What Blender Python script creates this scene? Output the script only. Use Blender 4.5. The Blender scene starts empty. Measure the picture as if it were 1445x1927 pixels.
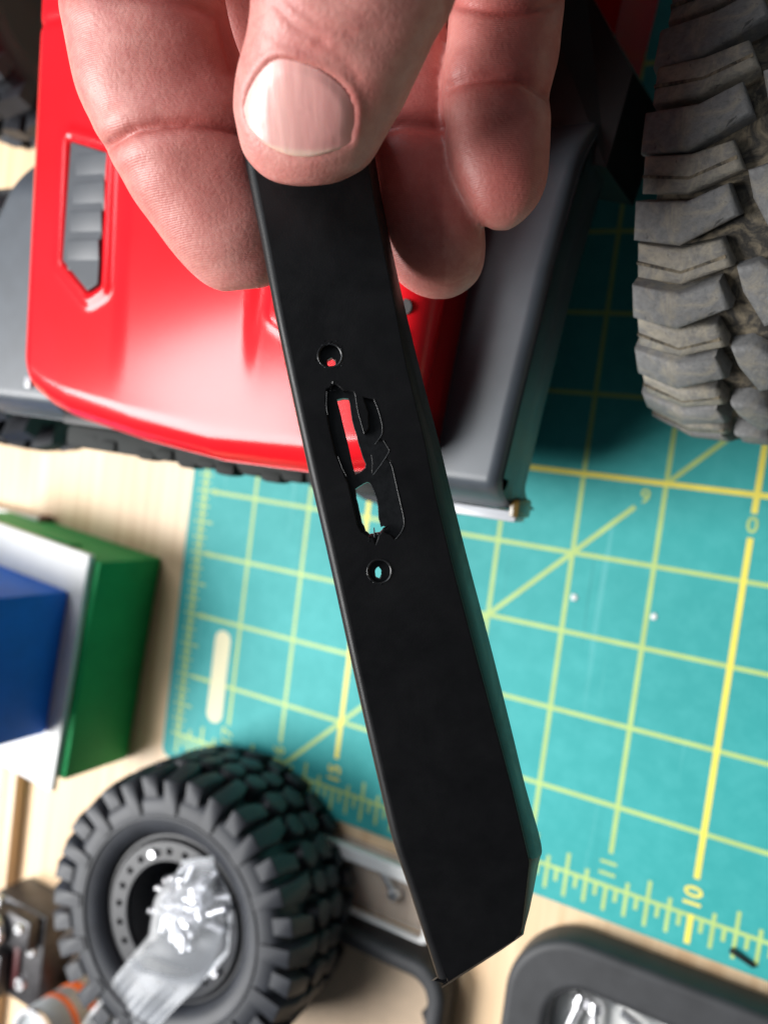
import bpy, bmesh, math, random
import numpy as np
from mathutils import Vector, Matrix, Euler
from mathutils.bvhtree import BVHTree
random.seed(7); np.random.seed(7)
scene = bpy.context.scene
COL = scene.collection
S = 0.001                      # everything below is drawn in millimetres
PI = math.pi

# ------------------------------------------------------------------ camera
CAM = Vector((222.338, -2.702, 261.767))
RIGHT = Vector((0.87142096, 0.12640561, -0.47396955))
DOWN = Vector((0.14256593, -0.98978357, -0.00185508))
FWD = Vector((-0.46936176, -0.06595535, -0.88053928))
cd = bpy.data.cameras.new('camera'); cam = bpy.data.objects.new('camera', cd); COL.objects.link(cam)
VIEW = Matrix((RIGHT, -DOWN, -FWD)).transposed()
cam.matrix_world = Matrix.Translation(CAM * S) @ VIEW.to_4x4()
cd.sensor_fit = 'VERTICAL'; cd.lens = 4.25; cd.sensor_height = 4.25 * 1927 / 1557.72; cd.sensor_width = cd.sensor_height * 0.75
cd.clip_start = 0.005; cd.clip_end = 20
cd.dof.use_dof = True; cd.dof.focus_distance = 0.131; cd.dof.aperture_fstop = 4.25 / 1.9
scene.camera = cam

# ------------------------------------------------------------------ light
w = bpy.data.worlds.new('World'); scene.world = w; w.use_nodes = True
bg = w.node_tree.nodes['Background']; bg.inputs[0].default_value = (0.80, 0.90, 1.0, 1); bg.inputs[1].default_value = 0.075

def area(name, loc, target, sx, sy, power, col):
    l = bpy.data.lights.new(name, 'AREA'); l.shape = 'RECTANGLE'; l.size = sx; l.size_y = sy; l.energy = power; l.color = col
    o = bpy.data.objects.new(name, l); COL.objects.link(o); o.location = loc
    o.rotation_euler = (Vector(target) - Vector(loc)).to_track_quat('-Z', 'Y').to_euler()
    return o
area('window_light', (-0.70, -0.32, 1.015), (0.08, 0.0, 0.0), 0.66, 0.66, 34, (1.0, 0.995, 0.985))
area('added_upper_fill', (-0.34, 0.50, 1.22), (0.12, 0.03, 0.09), 0.55, 0.62, 7, (0.88, 0.94, 1.0))  # soft overhead source, added to give the fenders their bright sheen

vs = scene.view_settings
vs.view_transform = 'Standard'; vs.look = 'None'; vs.exposure = 0; vs.gamma = 1; vs.use_curve_mapping = False

# ------------------------------------------------------------------ materials
def srgb(r, g, b):
    f = lambda c: (c / 255 / 12.92) if c / 255 <= 0.04045 else ((c / 255 + 0.055) / 1.055) ** 2.4
    return (f(r), f(g), f(b), 1)

class NT:
    def __init__(s, name):
        s.m = bpy.data.materials.new(name); s.m.use_nodes = True; s.t = s.m.node_tree; s.b = s.t.nodes['Principled BSDF']
        s.tc = s.t.nodes.new('ShaderNodeTexCoord')
    def n(s, kind, **kw):
        x = s.t.nodes.new(kind)
        for k, v in kw.items():
            if k.startswith('i_'): x.inputs[k[2:].replace('_', ' ')].default_value = v
            else: setattr(x, k, v)
        return x
    def l(s, a, b): s.t.links.new(a, b)
    def noise(s, scale, detail=4, rough=0.55, dist=0.0, stretch=None, coord='Object'):
        x = s.n('ShaderNodeTexNoise'); x.inputs['Scale'].default_value = scale; x.inputs['Detail'].default_value = detail
        x.inputs['Roughness'].default_value = rough; x.inputs['Distortion'].default_value = dist
        if stretch:
            mp = s.n('ShaderNodeMapping'); mp.inputs['Scale'].default_value = stretch
            s.l(s.tc.outputs[coord], mp.inputs['Vector']); s.l(mp.outputs[0], x.inputs['Vector'])
        else: s.l(s.tc.outputs[coord], x.inputs['Vector'])
        return x.outputs['Fac']
    def ramp(s, fac, stops):
        r = s.n('ShaderNodeValToRGB'); e = r.color_ramp.elements
        while len(e) < len(stops): e.new(0.5)
        for el, (p, c) in zip(e, stops): el.position = p; el.color = c if len(c) == 4 else (*c, 1)
        s.l(fac, r.inputs[0]); return r.outputs[0]
    def mix(s, fac, a, b, mode='MIX'):
        x = s.n('ShaderNodeMix', data_type='RGBA', blend_type=mode)
        for sock, v in ((x.inputs[0], fac), (x.inputs[6], a), (x.inputs[7], b)):
            if hasattr(v, 'is_output'): s.l(v, sock)
            else: sock.default_value = v
        return x.outputs[2]
    def col(s, v):
        if hasattr(v, 'is_output'): s.l(v, s.b.inputs['Base Color'])
        else: s.b.inputs['Base Color'].default_value = v
    def set(s, **kw):
        for k, v in kw.items(): s.b.inputs[k.replace('_', ' ')].default_value = v
        return s
    def bump(s, h, dist=0.0002, strength=0.5, prev=None):
        x = s.n('ShaderNodeBump'); x.inputs['Distance'].default_value = dist; x.inputs['Strength'].default_value = strength
        s.l(h, x.inputs['Height'])
        if prev: s.l(prev, x.inputs['Normal'])
        s.l(x.outputs[0], s.b.inputs['Normal']); return x.outputs[0]

def plain(name, c, rough=0.5, metal=0.0, var=0.12, scale=120, bump=0.0, bscale=900, bdist=0.0001, **kw):
    m = NT(name); m.set(Roughness=rough, Metallic=metal, **kw)
    d = tuple(x * (1 - var) for x in c[:3]) + (1,); u = tuple(min(1, x * (1 + var)) for x in c[:3]) + (1,)
    m.col(m.ramp(m.noise(scale), [(0.3, d), (0.7, u)]))
    if bump: m.bump(m.noise(bscale, 3), bdist, bump)
    return m.m

M = {}
# desk wood: butcher-block strips running up the picture
m = NT('birch_wood'); m.set(Roughness=0.42)
g1 = m.noise(38, 6, 0.6, 0.4, (1, 0.07, 1)); g2 = m.noise(210, 5, 0.6, 0.2, (1, 0.03, 1)); g3 = m.noise(14, 2, 0.5, 0.0, (1, 0.02, 1))
c = m.ramp(g1, [(0.25, srgb(212, 172, 130)), (0.55, srgb(234, 202, 162)), (0.8, srgb(244, 216, 180))])
c = m.mix(0.35, c, m.ramp(g2, [(0.35, srgb(196, 152, 110)), (0.65, srgb(248, 224, 190))]))
c = m.mix(0.5, c, m.ramp(g3, [(0.4, (0.8, 0.8, 0.8, 1)), (0.6, (1.15, 1.12, 1.08, 1))]), 'MULTIPLY')
m.col(c); m.bump(g2, 0.0001, 0.25); M['wood'] = m.m
m = NT('mat_teal'); m.set(Roughness=0.58, Specular_IOR_Level=0.32)
n = m.noise(9, 5, 0.6); n2 = m.noise(160, 4, 0.7)
c = m.ramp(n, [(0.3, srgb(48, 152, 151)), (0.7, srgb(56, 165, 164))])
m.col(m.mix(0.18, c, m.ramp(n2, [(0.4, srgb(40, 140, 140)), (0.7, srgb(96, 186, 186))]))); 
def scuff(rot, sc, lo):
    mp = m.n('ShaderNodeMapping'); mp.inputs['Rotation'].default_value = (0, 0, rot); mp.inputs['Scale'].default_value = (1, 0.018, 1); m.l(m.tc.outputs['Object'], mp.inputs['Vector'])
    x = m.n('ShaderNodeTexNoise'); x.inputs['Scale'].default_value = sc; x.inputs['Detail'].default_value = 3; m.l(mp.outputs[0], x.inputs['Vector'])
    return m.ramp(x.outputs['Fac'], [(lo, (0, 0, 0)), (lo + .03, (0.30, 0.30, 0.30))])
c = m.b.inputs['Base Color'].links[0].from_socket
c = m.mix(scuff(0.5, 420, .69), c, srgb(120, 196, 196)); c = m.mix(scuff(-0.9, 380, .70), c, srgb(26, 110, 112)); c = m.mix(scuff(1.9, 300, .71), c, srgb(130, 200, 200)); m.col(c)
m.bump(m.noise(1600, 2), 0.00006, 0.4); M['mat'] = m.m
M['line'] = plain('printed_pale_yellow', srgb(172, 198, 118), 0.58, var=0.08)
M['cream'] = plain('printed_cream', (0.74, 0.69, 0.44, 1), 0.55, var=0.03)
M['line_bold'] = plain('printed_yellow', srgb(232, 218, 90), 0.58, var=0.06)
# car
m = NT('red_lacquer'); m.set(Roughness=0.5, Specular_IOR_Level=0.05, Coat_Weight=0.65, Coat_Roughness=0.15)
m.col(m.ramp(m.noise(30), [(0.3, (0.66, 0.006, 0.012, 1)), (0.7, (0.74, 0.009, 0.018, 1))])); M['red'] = m.m
M['fender'] = plain('satin_black_fender', (0.052, 0.064, 0.078, 1), 0.42, var=0.12, Specular_IOR_Level=0.8, bump=0.15, bscale=2500, bdist=0.00004)
M['vent'] = plain('grey_vent_plastic', (0.055, 0.062, 0.072, 1), 0.45, var=0.1)
M['blackplastic'] = plain('black_plastic', (0.014, 0.014, 0.015, 1), 0.45, var=0.2, bump=0.1)
M['bumper'] = plain('matt_black_bumper', (0.012, 0.014, 0.013, 1), 0.8, var=0.3)
M['lens'] = plain('frosted_lens', (0.46, 0.47, 0.50, 1), 0.3, var=0.05)
M['glass'] = plain('dark_glass', (0.01, 0.012, 0.014, 1), 0.05)
M['mat_reflection'] = plain('mat_reflection_tint', (0.10, 0.062, 0.015, 1), 0.25)  # brownish-yellow reflection on the fender lip, put into the colour
# held bar
m = NT('satin_black_bar'); m.set(Roughness=0.38, Specular_IOR_Level=0.24)
sp = m.noise(5200, 2, 0.5); m.col(m.ramp(m.noise(300, 4), [(0.3, (0.0042, 0.0042, 0.0048, 1)), (0.75, (0.0062, 0.0062, 0.0070, 1))]))
m.l(m.ramp(m.noise(70, 6, 0.7, 0.8), [(0.35, (0.34, 0.34, 0.34)), (0.7, (0.50, 0.50, 0.50))]), m.b.inputs['Roughness'])
bn = m.bump(sp, 0.00004, 0.55); m.bump(m.noise(500, 4), 0.00003, 0.25, bn); M['bar'] = m.m
M['barcut'] = plain('raw_cut_plastic', (0.009, 0.0095, 0.0105, 1), 0.32, var=0.3, scale=900, bump=0.5, bscale=900, bdist=0.00012)
# rubber
m = NT('black_rubber'); m.set(Roughness=0.55)
m.col(m.ramp(m.noise(90, 5), [(0.3, (0.019, 0.021, 0.026, 1)), (0.7, (0.034, 0.037, 0.046, 1))])); m.bump(m.noise(900, 3), 0.0001, 0.25); M['rubber'] = m.m
def dusty(name, base, dust, lo, hi, seed):
    m = NT(name); m.set(Roughness=0.8, Specular_IOR_Level=0.25)
    a = m.noise(170 + seed, 9, 0.72, 1.0); b = m.noise(900, 7, 0.72, 0.5); d = m.noise(60, 3, 0.5)
    rub = m.ramp(b, [(0.25, tuple(x * 0.62 for x in base)), (0.55, base), (0.85, tuple(x * 1.35 for x in base))])
    dus = m.ramp(b, [(0.3, tuple(x * 0.7 for x in dust)), (0.7, dust)])
    k = m.ramp(a, [(lo, (0, 0, 0)), (hi, (1, 1, 1))])
    c = m.mix(k, rub, dus)
    c = m.mix(m.ramp(m.noise(260, 8, 0.72, 1.4), [(0.60, (0, 0, 0)), (0.68, (0.8, 0.8, 0.8))]), c, (0.028, 0.027, 0.027, 1))
    m.col(c); bn = m.bump(b, 0.0004, 0.55); m.bump(m.noise(1500, 4, 0.7), 0.00015, 0.5, bn); return m.m
M['lug'] = dusty('worn_grey_rubber', (0.175, 0.175, 0.175), (0.31, 0.28, 0.225), 0.50, 0.72, 0)
M['lugdust'] = dusty('tan_dusted_rubber', (0.18, 0.175, 0.168), (0.38, 0.34, 0.265), 0.40, 0.66, 17)
M['carcass'] = dusty('dirty_tyre_groove', (0.045, 0.042, 0.038), (0.26, 0.215, 0.15), 0.44, 0.64, 31)
M['rim'] = plain('grey_rim', (0.018, 0.019, 0.023, 1), 0.42, var=0.15)
M['steel'] = plain('bright_steel', (0.80, 0.80, 0.82, 1), 0.36, 1.0, var=0.05)
M['steel_rough'] = plain('brushed_tray_steel', (0.80, 0.80, 0.78, 1), 0.35, 0.25, var=0.06)
M['trayrubber'] = plain('tray_rubber', (0.032, 0.033, 0.036, 1), 0.6, var=0.2, bump=0.3, bscale=1400)
M['beige'] = plain('beige_card', srgb(196, 172, 146), 0.6, var=0.08)
M['green'] = plain('green_plastic', (0.010, 0.36, 0.10, 1), 0.6, Specular_IOR_Level=0.3, var=0.08)
M['white'] = plain('white_plastic', (0.80, 0.80, 0.78, 1), 0.4, var=0.03)
M['blue'] = plain('blue_plastic', (0.004, 0.17, 0.78, 1), 0.55, Specular_IOR_Level=0.3, var=0.08)
M['orange'] = plain('orange_band', (0.85, 0.16, 0.03, 1), 0.35)
M['grey'] = plain('grey_label', (0.34, 0.36, 0.37, 1), 0.35)
M['pewter'] = plain('dark_gear_housing', (0.055, 0.052, 0.055, 1), 0.4, 0.3, var=0.4, scale=200)
M['knurl'] = plain('grey_knurled', (0.42, 0.41, 0.40, 1), 0.5, var=0.3, scale=900, bump=0.8, bscale=700, bdist=0.0006)
M['maroon'] = plain('maroon_plastic', (0.08, 0.012, 0.014, 1), 0.4)
# clear plastic bag
m = NT('clear_film'); t = m.t
out = [x for x in t.nodes if x.type == 'OUTPUT_MATERIAL'][0]
tr = m.n('ShaderNodeBsdfTransparent'); tr.inputs[0].default_value = (0.95, 0.96, 0.98, 1)
gl = m.n('ShaderNodeBsdfGlossy'); gl.inputs['Roughness'].default_value = 0.3; gl.inputs[0].default_value = (1, 1, 1, 1)
df = m.n('ShaderNodeBsdfDiffuse'); df.inputs[0].default_value = (0.85, 0.88, 0.92, 1)
fr = m.n('ShaderNodeFresnel'); fr.inputs['IOR'].default_value = 1.15
ms = m.n('ShaderNodeMixShader'); ms2 = m.n('ShaderNodeMixShader'); ms2.inputs[0].default_value = 0.13
m.l(fr.outputs[0], ms.inputs[0]); m.l(tr.outputs[0], ms.inputs[1]); m.l(gl.outputs[0], ms.inputs[2])
m.l(ms.outputs[0], ms2.inputs[1]); m.l(df.outputs[0], ms2.inputs[2]); m.l(ms2.outputs[0], out.inputs[0])
bp = m.n('ShaderNodeBump'); bp.inputs['Distance'].default_value = 0.00018; bp.inputs['Strength'].default_value = 0.8
m.l(m.noise(160, 4, 0.6, 1.0), bp.inputs['Height']); m.l(bp.outputs[0], gl.inputs['Normal']); m.l(bp.outputs[0], fr.inputs['Normal']); M['film'] = m.m
# skin
m = NT('skin'); m.set(Roughness=0.46, Subsurface_Weight=0.16, Subsurface_Scale=0.0016, Specular_IOR_Level=0.42)
m.b.inputs['Subsurface Radius'].default_value = (1.0, 0.35, 0.2)
n1 = m.noise(75, 6, 0.62, 0.6); n2 = m.noise(520, 6, 0.7, 0.4)
c = m.ramp(n1, [(0.28, srgb(186, 110, 105)), (0.5, srgb(197, 127, 119)), (0.72, srgb(210, 147, 138))])
c = m.mix(0.24, c, m.ramp(n2, [(0.33, srgb(176, 94, 90)), (0.67, srgb(226, 176, 164))]))
at = m.n('ShaderNodeAttribute', attribute_name='flush'); c = m.mix(at.outputs['Fac'], c, srgb(170, 84, 78)); m.col(c)
wv = m.n('ShaderNodeTexWave', wave_type='BANDS', bands_direction='Y'); wv.inputs['Scale'].default_value = 1050; wv.inputs['Distortion'].default_value = 9.0
wv.inputs['Detail'].default_value = 1.5; wv.inputs['Detail Scale'].default_value = 0.12; m.l(m.tc.outputs['Object'], wv.inputs['Vector'])
rg = m.n('ShaderNodeAttribute', attribute_name='ridge'); mu = m.n('ShaderNodeMath', operation='MULTIPLY'); m.l(wv.outputs['Fac'], mu.inputs[0]); m.l(rg.outputs['Fac'], mu.inputs[1])
b1 = m.bump(mu.outputs[0], 0.00006, 0.22); b2 = m.bump(m.noise(1500, 5, 0.65), 0.00008, 0.5, b1)
vo = m.n('ShaderNodeTexVoronoi', feature='DISTANCE_TO_EDGE'); vo.inputs['Scale'].default_value = 900; m.l(m.tc.outputs['Object'], vo.inputs['Vector'])
m.bump(vo.outputs['Distance'], 0.00012, 0.5, b2); M['skin'] = m.m
m = NT('nail'); m.set(Roughness=0.36, Subsurface_Weight=0.15, Subsurface_Scale=0.001, Specular_IOR_Level=0.55)
at = m.n('ShaderNodeAttribute', attribute_name='tip'); n1 = m.noise(200, 2, 0.4, 0.1, (1, 0.03, 0.3))
c = m.ramp(n1, [(0.25, srgb(204, 138, 134)), (0.65, srgb(224, 170, 162))])
c = m.mix(at.outputs['Fac'], c, srgb(232, 204, 182)); m.col(c)
m.bump(m.noise(620, 2, 0.4, 0, (1, 0.03, 0.3)), 0.00022, 0.5); M['nail'] = m.m

# ------------------------------------------------------------------ mesh helpers (millimetres in, metres out)
def link(o, parent):
    COL.objects.link(o)
    if parent is not None: o.parent = parent
    return o
def mk(name, V, F, mat, parent=None, smooth=False, loc=None):
    me = bpy.data.meshes.new(name); me.from_pydata([tuple(float(q) * S for q in v) for v in V], [], F); me.update()
    me.materials.append(mat)
    if smooth: me.polygons.foreach_set('use_smooth', [True] * len(me.polygons))
    o = bpy.data.objects.new(name, me)
    if loc is not None: o.location = Vector(loc) * S
    return link(o, parent)
def from_bm(name, bm, mat, parent=None, smooth=False):
    bmesh.ops.recalc_face_normals(bm, faces=bm.faces)
    me = bpy.data.meshes.new(name); bm.to_mesh(me); bm.free(); me.transform(Matrix.Scale(S, 4)); me.materials.append(mat)
    if smooth:
        me.polygons.foreach_set('use_smooth', [True] * len(me.polygons))
    return link(bpy.data.objects.new(name, me), parent)
def sharp(o, ang=35):
    me = o.data
    me.polygons.foreach_set('use_smooth', [True] * len(me.polygons))
    try: me.set_sharp_from_angle(angle=math.radians(ang))
    except Exception: pass
    return o
def tag(o, label, cat, group=None, kind=None):
    o['label'] = label; o['category'] = cat
    if group: o['group'] = group
    return o
def struct(o): o['kind'] = 'structure'; return o
def empty(name, loc=(0, 0, 0), rot=(0, 0, 0), mw=None, parent=None):
    o = bpy.data.objects.new(name, None); o.empty_display_size = 0.01
    link(o, parent); o.location = Vector(loc) * S; o.rotation_euler = rot
    if mw is not None: o.matrix_world = mw
    return o
def bm_box(bm, c, s, rot=None, bev=0.0, seg=2):
    r = bmesh.ops.create_cube(bm, size=1); vs_ = r['verts']
    for v in vs_: v.co = Vector((v.co.x * s[0], v.co.y * s[1], v.co.z * s[2]))
    if bev:
        ed = list({e for v in vs_ for e in v.link_edges})
        q = bmesh.ops.bevel(bm, geom=ed, offset=bev, segments=seg, affect='EDGES', profile=0.6)
        vs_ = list({v for f in q['faces'] for v in f.verts} | {v for v in vs_ if v.is_valid})
    mt = Matrix.Translation(c) @ (rot.to_4x4() if rot else Matrix.Identity(4))
    for v in vs_: v.co = mt @ v.co
def bm_cyl(bm, p0, p1, r0, r1=None, n=20, caps=True):
    p0, p1 = Vector(p0), Vector(p1); d = p1 - p0
    r = bmesh.ops.create_cone(bm, cap_ends=caps, segments=n, radius1=r0, radius2=r0 if r1 is None else r1, depth=d.length)
    mt = Matrix.Translation((p0 + p1) / 2) @ d.to_track_quat('Z', 'Y').to_matrix().to_4x4()
    for v in r['verts']: v.co = mt @ v.co
def box(name, c, s, mat, parent=None, bev=0.6, rot=None, seg=2):
    bm = bmesh.new(); bm_box(bm, c, s, rot, bev, seg); return sharp(from_bm(name, bm, mat, parent))
def cyl(name, p0, p1, r0, mat, parent=None, r1=None, n=28):
    bm = bmesh.new(); bm_cyl(bm, p0, p1, r0, r1, n); return sharp(from_bm(name, bm, mat, parent))
def lathe(name, prof, mat, parent=None, n=96, axis='X', closed=False):
    V = []; F = []; k = len(prof)
    for i in range(n):
        a = 2 * PI * i / n
        for (x, r) in prof: V.append((x, r * math.cos(a), r * math.sin(a)) if axis == 'X' else (r * math.cos(a), r * math.sin(a), x))
    for i in range(n):
        j = (i + 1) % n
        for q in range(k if closed else k - 1):
            q2 = (q + 1) % k; F.append((i * k + q, i * k + q2, j * k + q2, j * k + q))
    o = mk(name, V, F, mat, parent)
    bm = bmesh.new(); bm.from_mesh(o.data); bmesh.ops.recalc_face_normals(bm, faces=bm.faces); bm.to_mesh(o.data); bm.free()
    return sharp(o, 50)
def catmull(pts, n):
    pts = np.array(pts, float); P = np.vstack([2 * pts[0] - pts[1], pts, 2 * pts[-1] - pts[-2]]); out = []
    for i in range(1, len(P) - 2):
        for t in np.linspace(0, 1, n, endpoint=False):
            a, b, c, d = P[i - 1:i + 3]
            out.append(0.5 * ((2 * b) + (c - a) * t + (2 * a - 5 * b + 4 * c - d) * t * t + (3 * b - a - 3 * c + d) * t ** 3))
    out.append(P[-2]); return np.array(out)
def curve_plate(name, loops, z0, z1, bev, mat, parent=None, res=2):
    """flat plate with holes: first loop is the outline; real thickness, rounded edges"""
    cu = bpy.data.curves.new(name, 'CURVE'); cu.dimensions = '2D'; cu.fill_mode = 'BOTH'
    h = (z1 - z0) / 2 * S; b = bev * S
    cu.extrude = max(h - b, 1e-6); cu.bevel_depth = b; cu.offset = -b; cu.bevel_resolution = res
    for lp in loops:
        sp = cu.splines.new('POLY'); sp.points.add(len(lp) - 1)
        for p, (x, y) in zip(sp.points, lp): p.co = (x * S, y * S, 0, 1)
        sp.use_cyclic_u = True
    o = bpy.data.objects.new(name, cu); COL.objects.link(o); bpy.context.view_layer.update()
    dg = bpy.context.evaluated_depsgraph_get(); me = bpy.data.meshes.new_from_object(o.evaluated_get(dg))
    bpy.data.objects.remove(o); me.transform(Matrix.Translation((0, 0, (z0 + z1) / 2 * S)))
    me.materials.clear(); me.materials.append(mat); me.name = name
    o = bpy.data.objects.new(name, me); link(o, parent); return sharp(o, 40)
def rrect(x0, y0, x1, y1, r, n=8):
    P = []
    for cx, cy, a0 in ((x1 - r, y1 - r, 0), (x0 + r, y1 - r, 90), (x0 + r, y0 + r, 180), (x1 - r, y0 + r, 270)):
        for i in range(n + 1):
            a = math.radians(a0 + 90 * i / n); P.append((cx + r * math.cos(a), cy + r * math.sin(a)))
    return P
def circle(cx, cy, r, n=24, jit=0.0):
    return [(cx + r * (1 + random.uniform(-jit, jit)) * math.cos(2 * PI * i / n), cy + r * (1 + random.uniform(-jit, jit)) * math.sin(2 * PI * i / n)) for i in range(n)]
def sm(t): t = np.clip(t, 0, 1); return t * t * (3 - 2 * t)
def sdist(px, py, poly):
    d = np.full(px.shape, 1e9); ins = np.zeros(px.shape, bool); n = len(poly)
    for i in range(n):
        x0, y0 = poly[i]; x1, y1 = poly[(i + 1) % n]; ex, ey = x1 - x0, y1 - y0
        t = np.clip(((px - x0) * ex + (py - y0) * ey) / (ex * ex + ey * ey + 1e-12), 0, 1)
        d = np.minimum(d, np.hypot(px - x0 - t * ex, py - y0 - t * ey))
        c = ((y0 > py) != (y1 > py)) & (px < (x1 - x0) * (py - y0) / ((y1 - y0) + 1e-12) + x0); ins ^= c
    return np.where(ins, -d, d)

# ------------------------------------------------------------------ desk and cutting mat
struct(mk('desk', [(-700, -700, -2), (900, -700, -2), (900, 900, -2), (-700, 900, -2)], [(0, 1, 2, 3)], M['wood']))
IN = 25.4
mat_root = empty('cutting_mat', (0, 0, -2))
curve_plate('sheet', [rrect(-7.4, -138, 450, 460, 4)], 0, 2, 0.25, M['mat'], mat_root)
tag(mat_root, 'teal self-healing cutting mat with yellow inch grid lying on the wooden desk', 'cutting mat')
ZL = 2.03
def quad_strip(name, segs, mat):
    V = []; F = []
    for i, (x0, y0, x1, y1, wd, dz) in enumerate(segs):
        d = Vector((x1 - x0, y1 - y0)).normalized() * wd / 2; nx, ny = -d.y, d.x; k = len(V); z = ZL + dz
        V += [(x0 + nx, y0 + ny, z), (x0 - nx, y0 - ny, z), (x1 - nx, y1 - ny, z), (x1 + nx, y1 + ny, z)]; F.append((k, k + 1, k + 2, k + 3))
    return mk(name, V, F, mat, mat_root)
YB = -5 * IN
for i in range(1, 17):                                   # column lines (18 - i) of the inch scale
    x = i * IN
    if i in (8, 3): continue
    segs = [(x, YB + 10.5, x, 440, 1.4, 0)]
    quad_strip('grid_line', segs, M['line'])
quad_strip('bold_grid_line', [(8 * IN, YB + 11.5, 8 * IN, -IN * 0 - 12.6, 1.75, 0.04), (8 * IN, -5.4, 8 * IN, 440, 1.75, 0.04)], M['line_bold'])
quad_strip('bold_grid_line', [(3 * IN, YB + 11.5, 3 * IN, 440, 1.7, 0.04)], M['line_bold'])
for j in range(-4, 17):
    if j == 0:
        quad_strip('bold_grid_line', [(0, 0, 440, 0, 1.7, 0.05)], M['line_bold'])
    else:
        quad_strip('grid_line', [(4.5 if True else 0, j * IN, 440, j * IN, 1.4, 0.01)], M['line'])
# diagonal at 45 degrees, broken for its angle mark
def diag(t): return (7 * IN + t, 0 + t)
a = diag(-5 * IN - 4); b = diag(-8.2); c0 = diag(-0.5); e = diag(300)
quad_strip('diagonal_line', [(*a, *b, 1.5, 0.025), (*c0, *e, 1.5, 0.025)], M['line'])
# rulers along the left and lower borders
seg = [(0, YB, 440, YB, 1.2, 0.015), (0, YB, 0, 440, 1.3, 0.015)]
for i in range(0, 140):
    x = i * IN / 8
    up, dn = {0: (0.5, 8.0), 4: (6.2, 8.2)}.get(i % 8, (3.2, 7.6) if i % 2 == 0 else (0, 4.2))
    if x < 440: seg.append((x, YB + up, x, YB - dn, 1.15, 0.02))
quad_strip('ruler_scale', seg, M['line'])
seg = []
for i in range(0, 180):
    y = YB + i * IN / 8
    r, l = {0: (7.0, 3.6), 4: (5.5, 3.6)}.get(i % 8, (3.0, 3.4) if i % 2 == 0 else (2.2, 2.6))
    if y < 440: seg.append((-l, y, r, y, 0.9, 0.03))
quad_strip('ruler_scale', seg, M['line'])
seg = [(8 * IN, YB + 0.4, 8 * IN, YB - 8.6, 1.7, 0.05)]
quad_strip('ruler_scale', seg, M['line_bold'])
def numeral(txt, x, y, size, rot, mat):
    cu = bpy.data.curves.new('numeral', 'FONT'); cu.body = txt; cu.size = size * S; cu.align_x = 'CENTER'; cu.align_y = 'CENTER'; cu.offset = 0.00012
    o = bpy.data.objects.new('numeral', cu); COL.objects.link(o); bpy.context.view_layer.update()
    me = bpy.data.meshes.new_from_object(o.evaluated_get(bpy.context.evaluated_depsgraph_get())); bpy.data.objects.remove(o)
    me.materials.clear(); me.materials.append(mat)
    o = bpy.data.objects.new('numeral', me); link(o, mat_root); o.location = (x * S, y * S, (ZL + 0.08) * S); o.rotation_euler = (0, 0, math.radians(rot))
for num in range(2, 18):
    numeral(str(num), (18 - num) * IN, YB + 5.6, 7.2, 90, M['line_bold'] if num in (10, 15) else M['line'])
for j in range(-4, 15):
    numeral(str(j + 5), 5.2, j * IN, 5.2, 90, M['line'])
curve_plate('printed_bar', [rrect(13.8, -117.5, 21.6, -79.8, 3.8)], 2.02, 2.10, 0.01, M['cream'], mat_root)
numeral('0', 8 * IN, -9.0, 6.6, 0, M['line'])
numeral('9', 7 * IN - 5.6, -4.8, 6.2, 0, M['line'])

# ------------------------------------------------------------------ wheels
def lug_bm(outline, R, hw, low=0.0, wrap=12.0, bev=0.45, lugh=6.0):
    """one rubber lug on the tyre's running surface, its upper edge worn round over about twice bev"""
    bm = bmesh.new(); rings = [[], [], [], []] if bev else [[], []]
    cx = sum(p[0] for p in outline) / len(outline); cs = sum(p[1] for p in outline) / len(outline)
    def put(lst, x, s, r): a = s / R; lst.append(bm.verts.new((x, r * math.sin(a), r * math.cos(a))))
    for (x, s) in outline:
        k = abs(x) / hw; rt = R - low - 1.9 * max(0, k) ** 4 - (1.0 if k > 1.0 else 0)
        rb = R - wrap if k > 0.9 else R - lugh - 0.8
        L = math.hypot(x - cx, s - cs) + 1e-6; ux, us = (cx - x) / L, (cs - s) / L
        put(rings[0], x * (1.0 if k < 0.9 else 0.985), s, rb)
        if bev:
            put(rings[1], x, s, rt - bev * 1.1); put(rings[2], x + ux * bev * .45, s + us * bev * .45, rt - bev * .32); put(rings[3], x + ux * bev * 1.5, s + us * bev * 1.5, rt)
        else: put(rings[1], x, s, rt)
    n = len(outline); bm.faces.new(rings[-1]); bm.faces.new(rings[0][::-1])
    for a_, b_ in zip(rings[:-1], rings[1:]):
        for i in range(n): bm.faces.new((b_[i], a_[i], a_[(i + 1) % n], b_[(i + 1) % n]))
    bmesh.ops.recalc_face_normals(bm, faces=bm.faces)
    return bm
def carcass(name, R, hw, rr, lugh, mat, parent):
    rc = R - lugh
    pr = [(-hw * .62, rr - 1), (-hw * .68, rr + 1.5), (-hw * .84, rr + (rc - rr) * .10), (-hw * .94, rr + (rc - rr) * .28), (-hw * .975, rr + (rc - rr) * .5), (-hw * .97, rr + (rc - rr) * .72), (-hw * .92, rc - 3),
          (-hw * .78, rc - .9), (-hw * .4, rc - .2), (0, rc)]
    pr = pr + [(-x, r) for x, r in pr[:-1][::-1]]
    return lathe(name, pr, mat, parent, 120)
def ring_copies(bm, name, mat, parent, N, off=0.0, mirror=False):
    if mirror:
        for v in bm.verts: v.co.x *= -1; v.co.y *= -1
        bmesh.ops.reverse_faces(bm, faces=bm.faces)
    first = sharp(from_bm(name, bm, mat, parent), 75 if name != 'sipe' else 30)
    for i in range(N):
        o = first if i == 0 else first.copy()
        if i: link(o, parent)
        o.rotation_euler = (-(i * 2 * PI / N + off) + (random.uniform(-.006, .006) if name != 'sipe' else 0), 0, 0)
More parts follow.
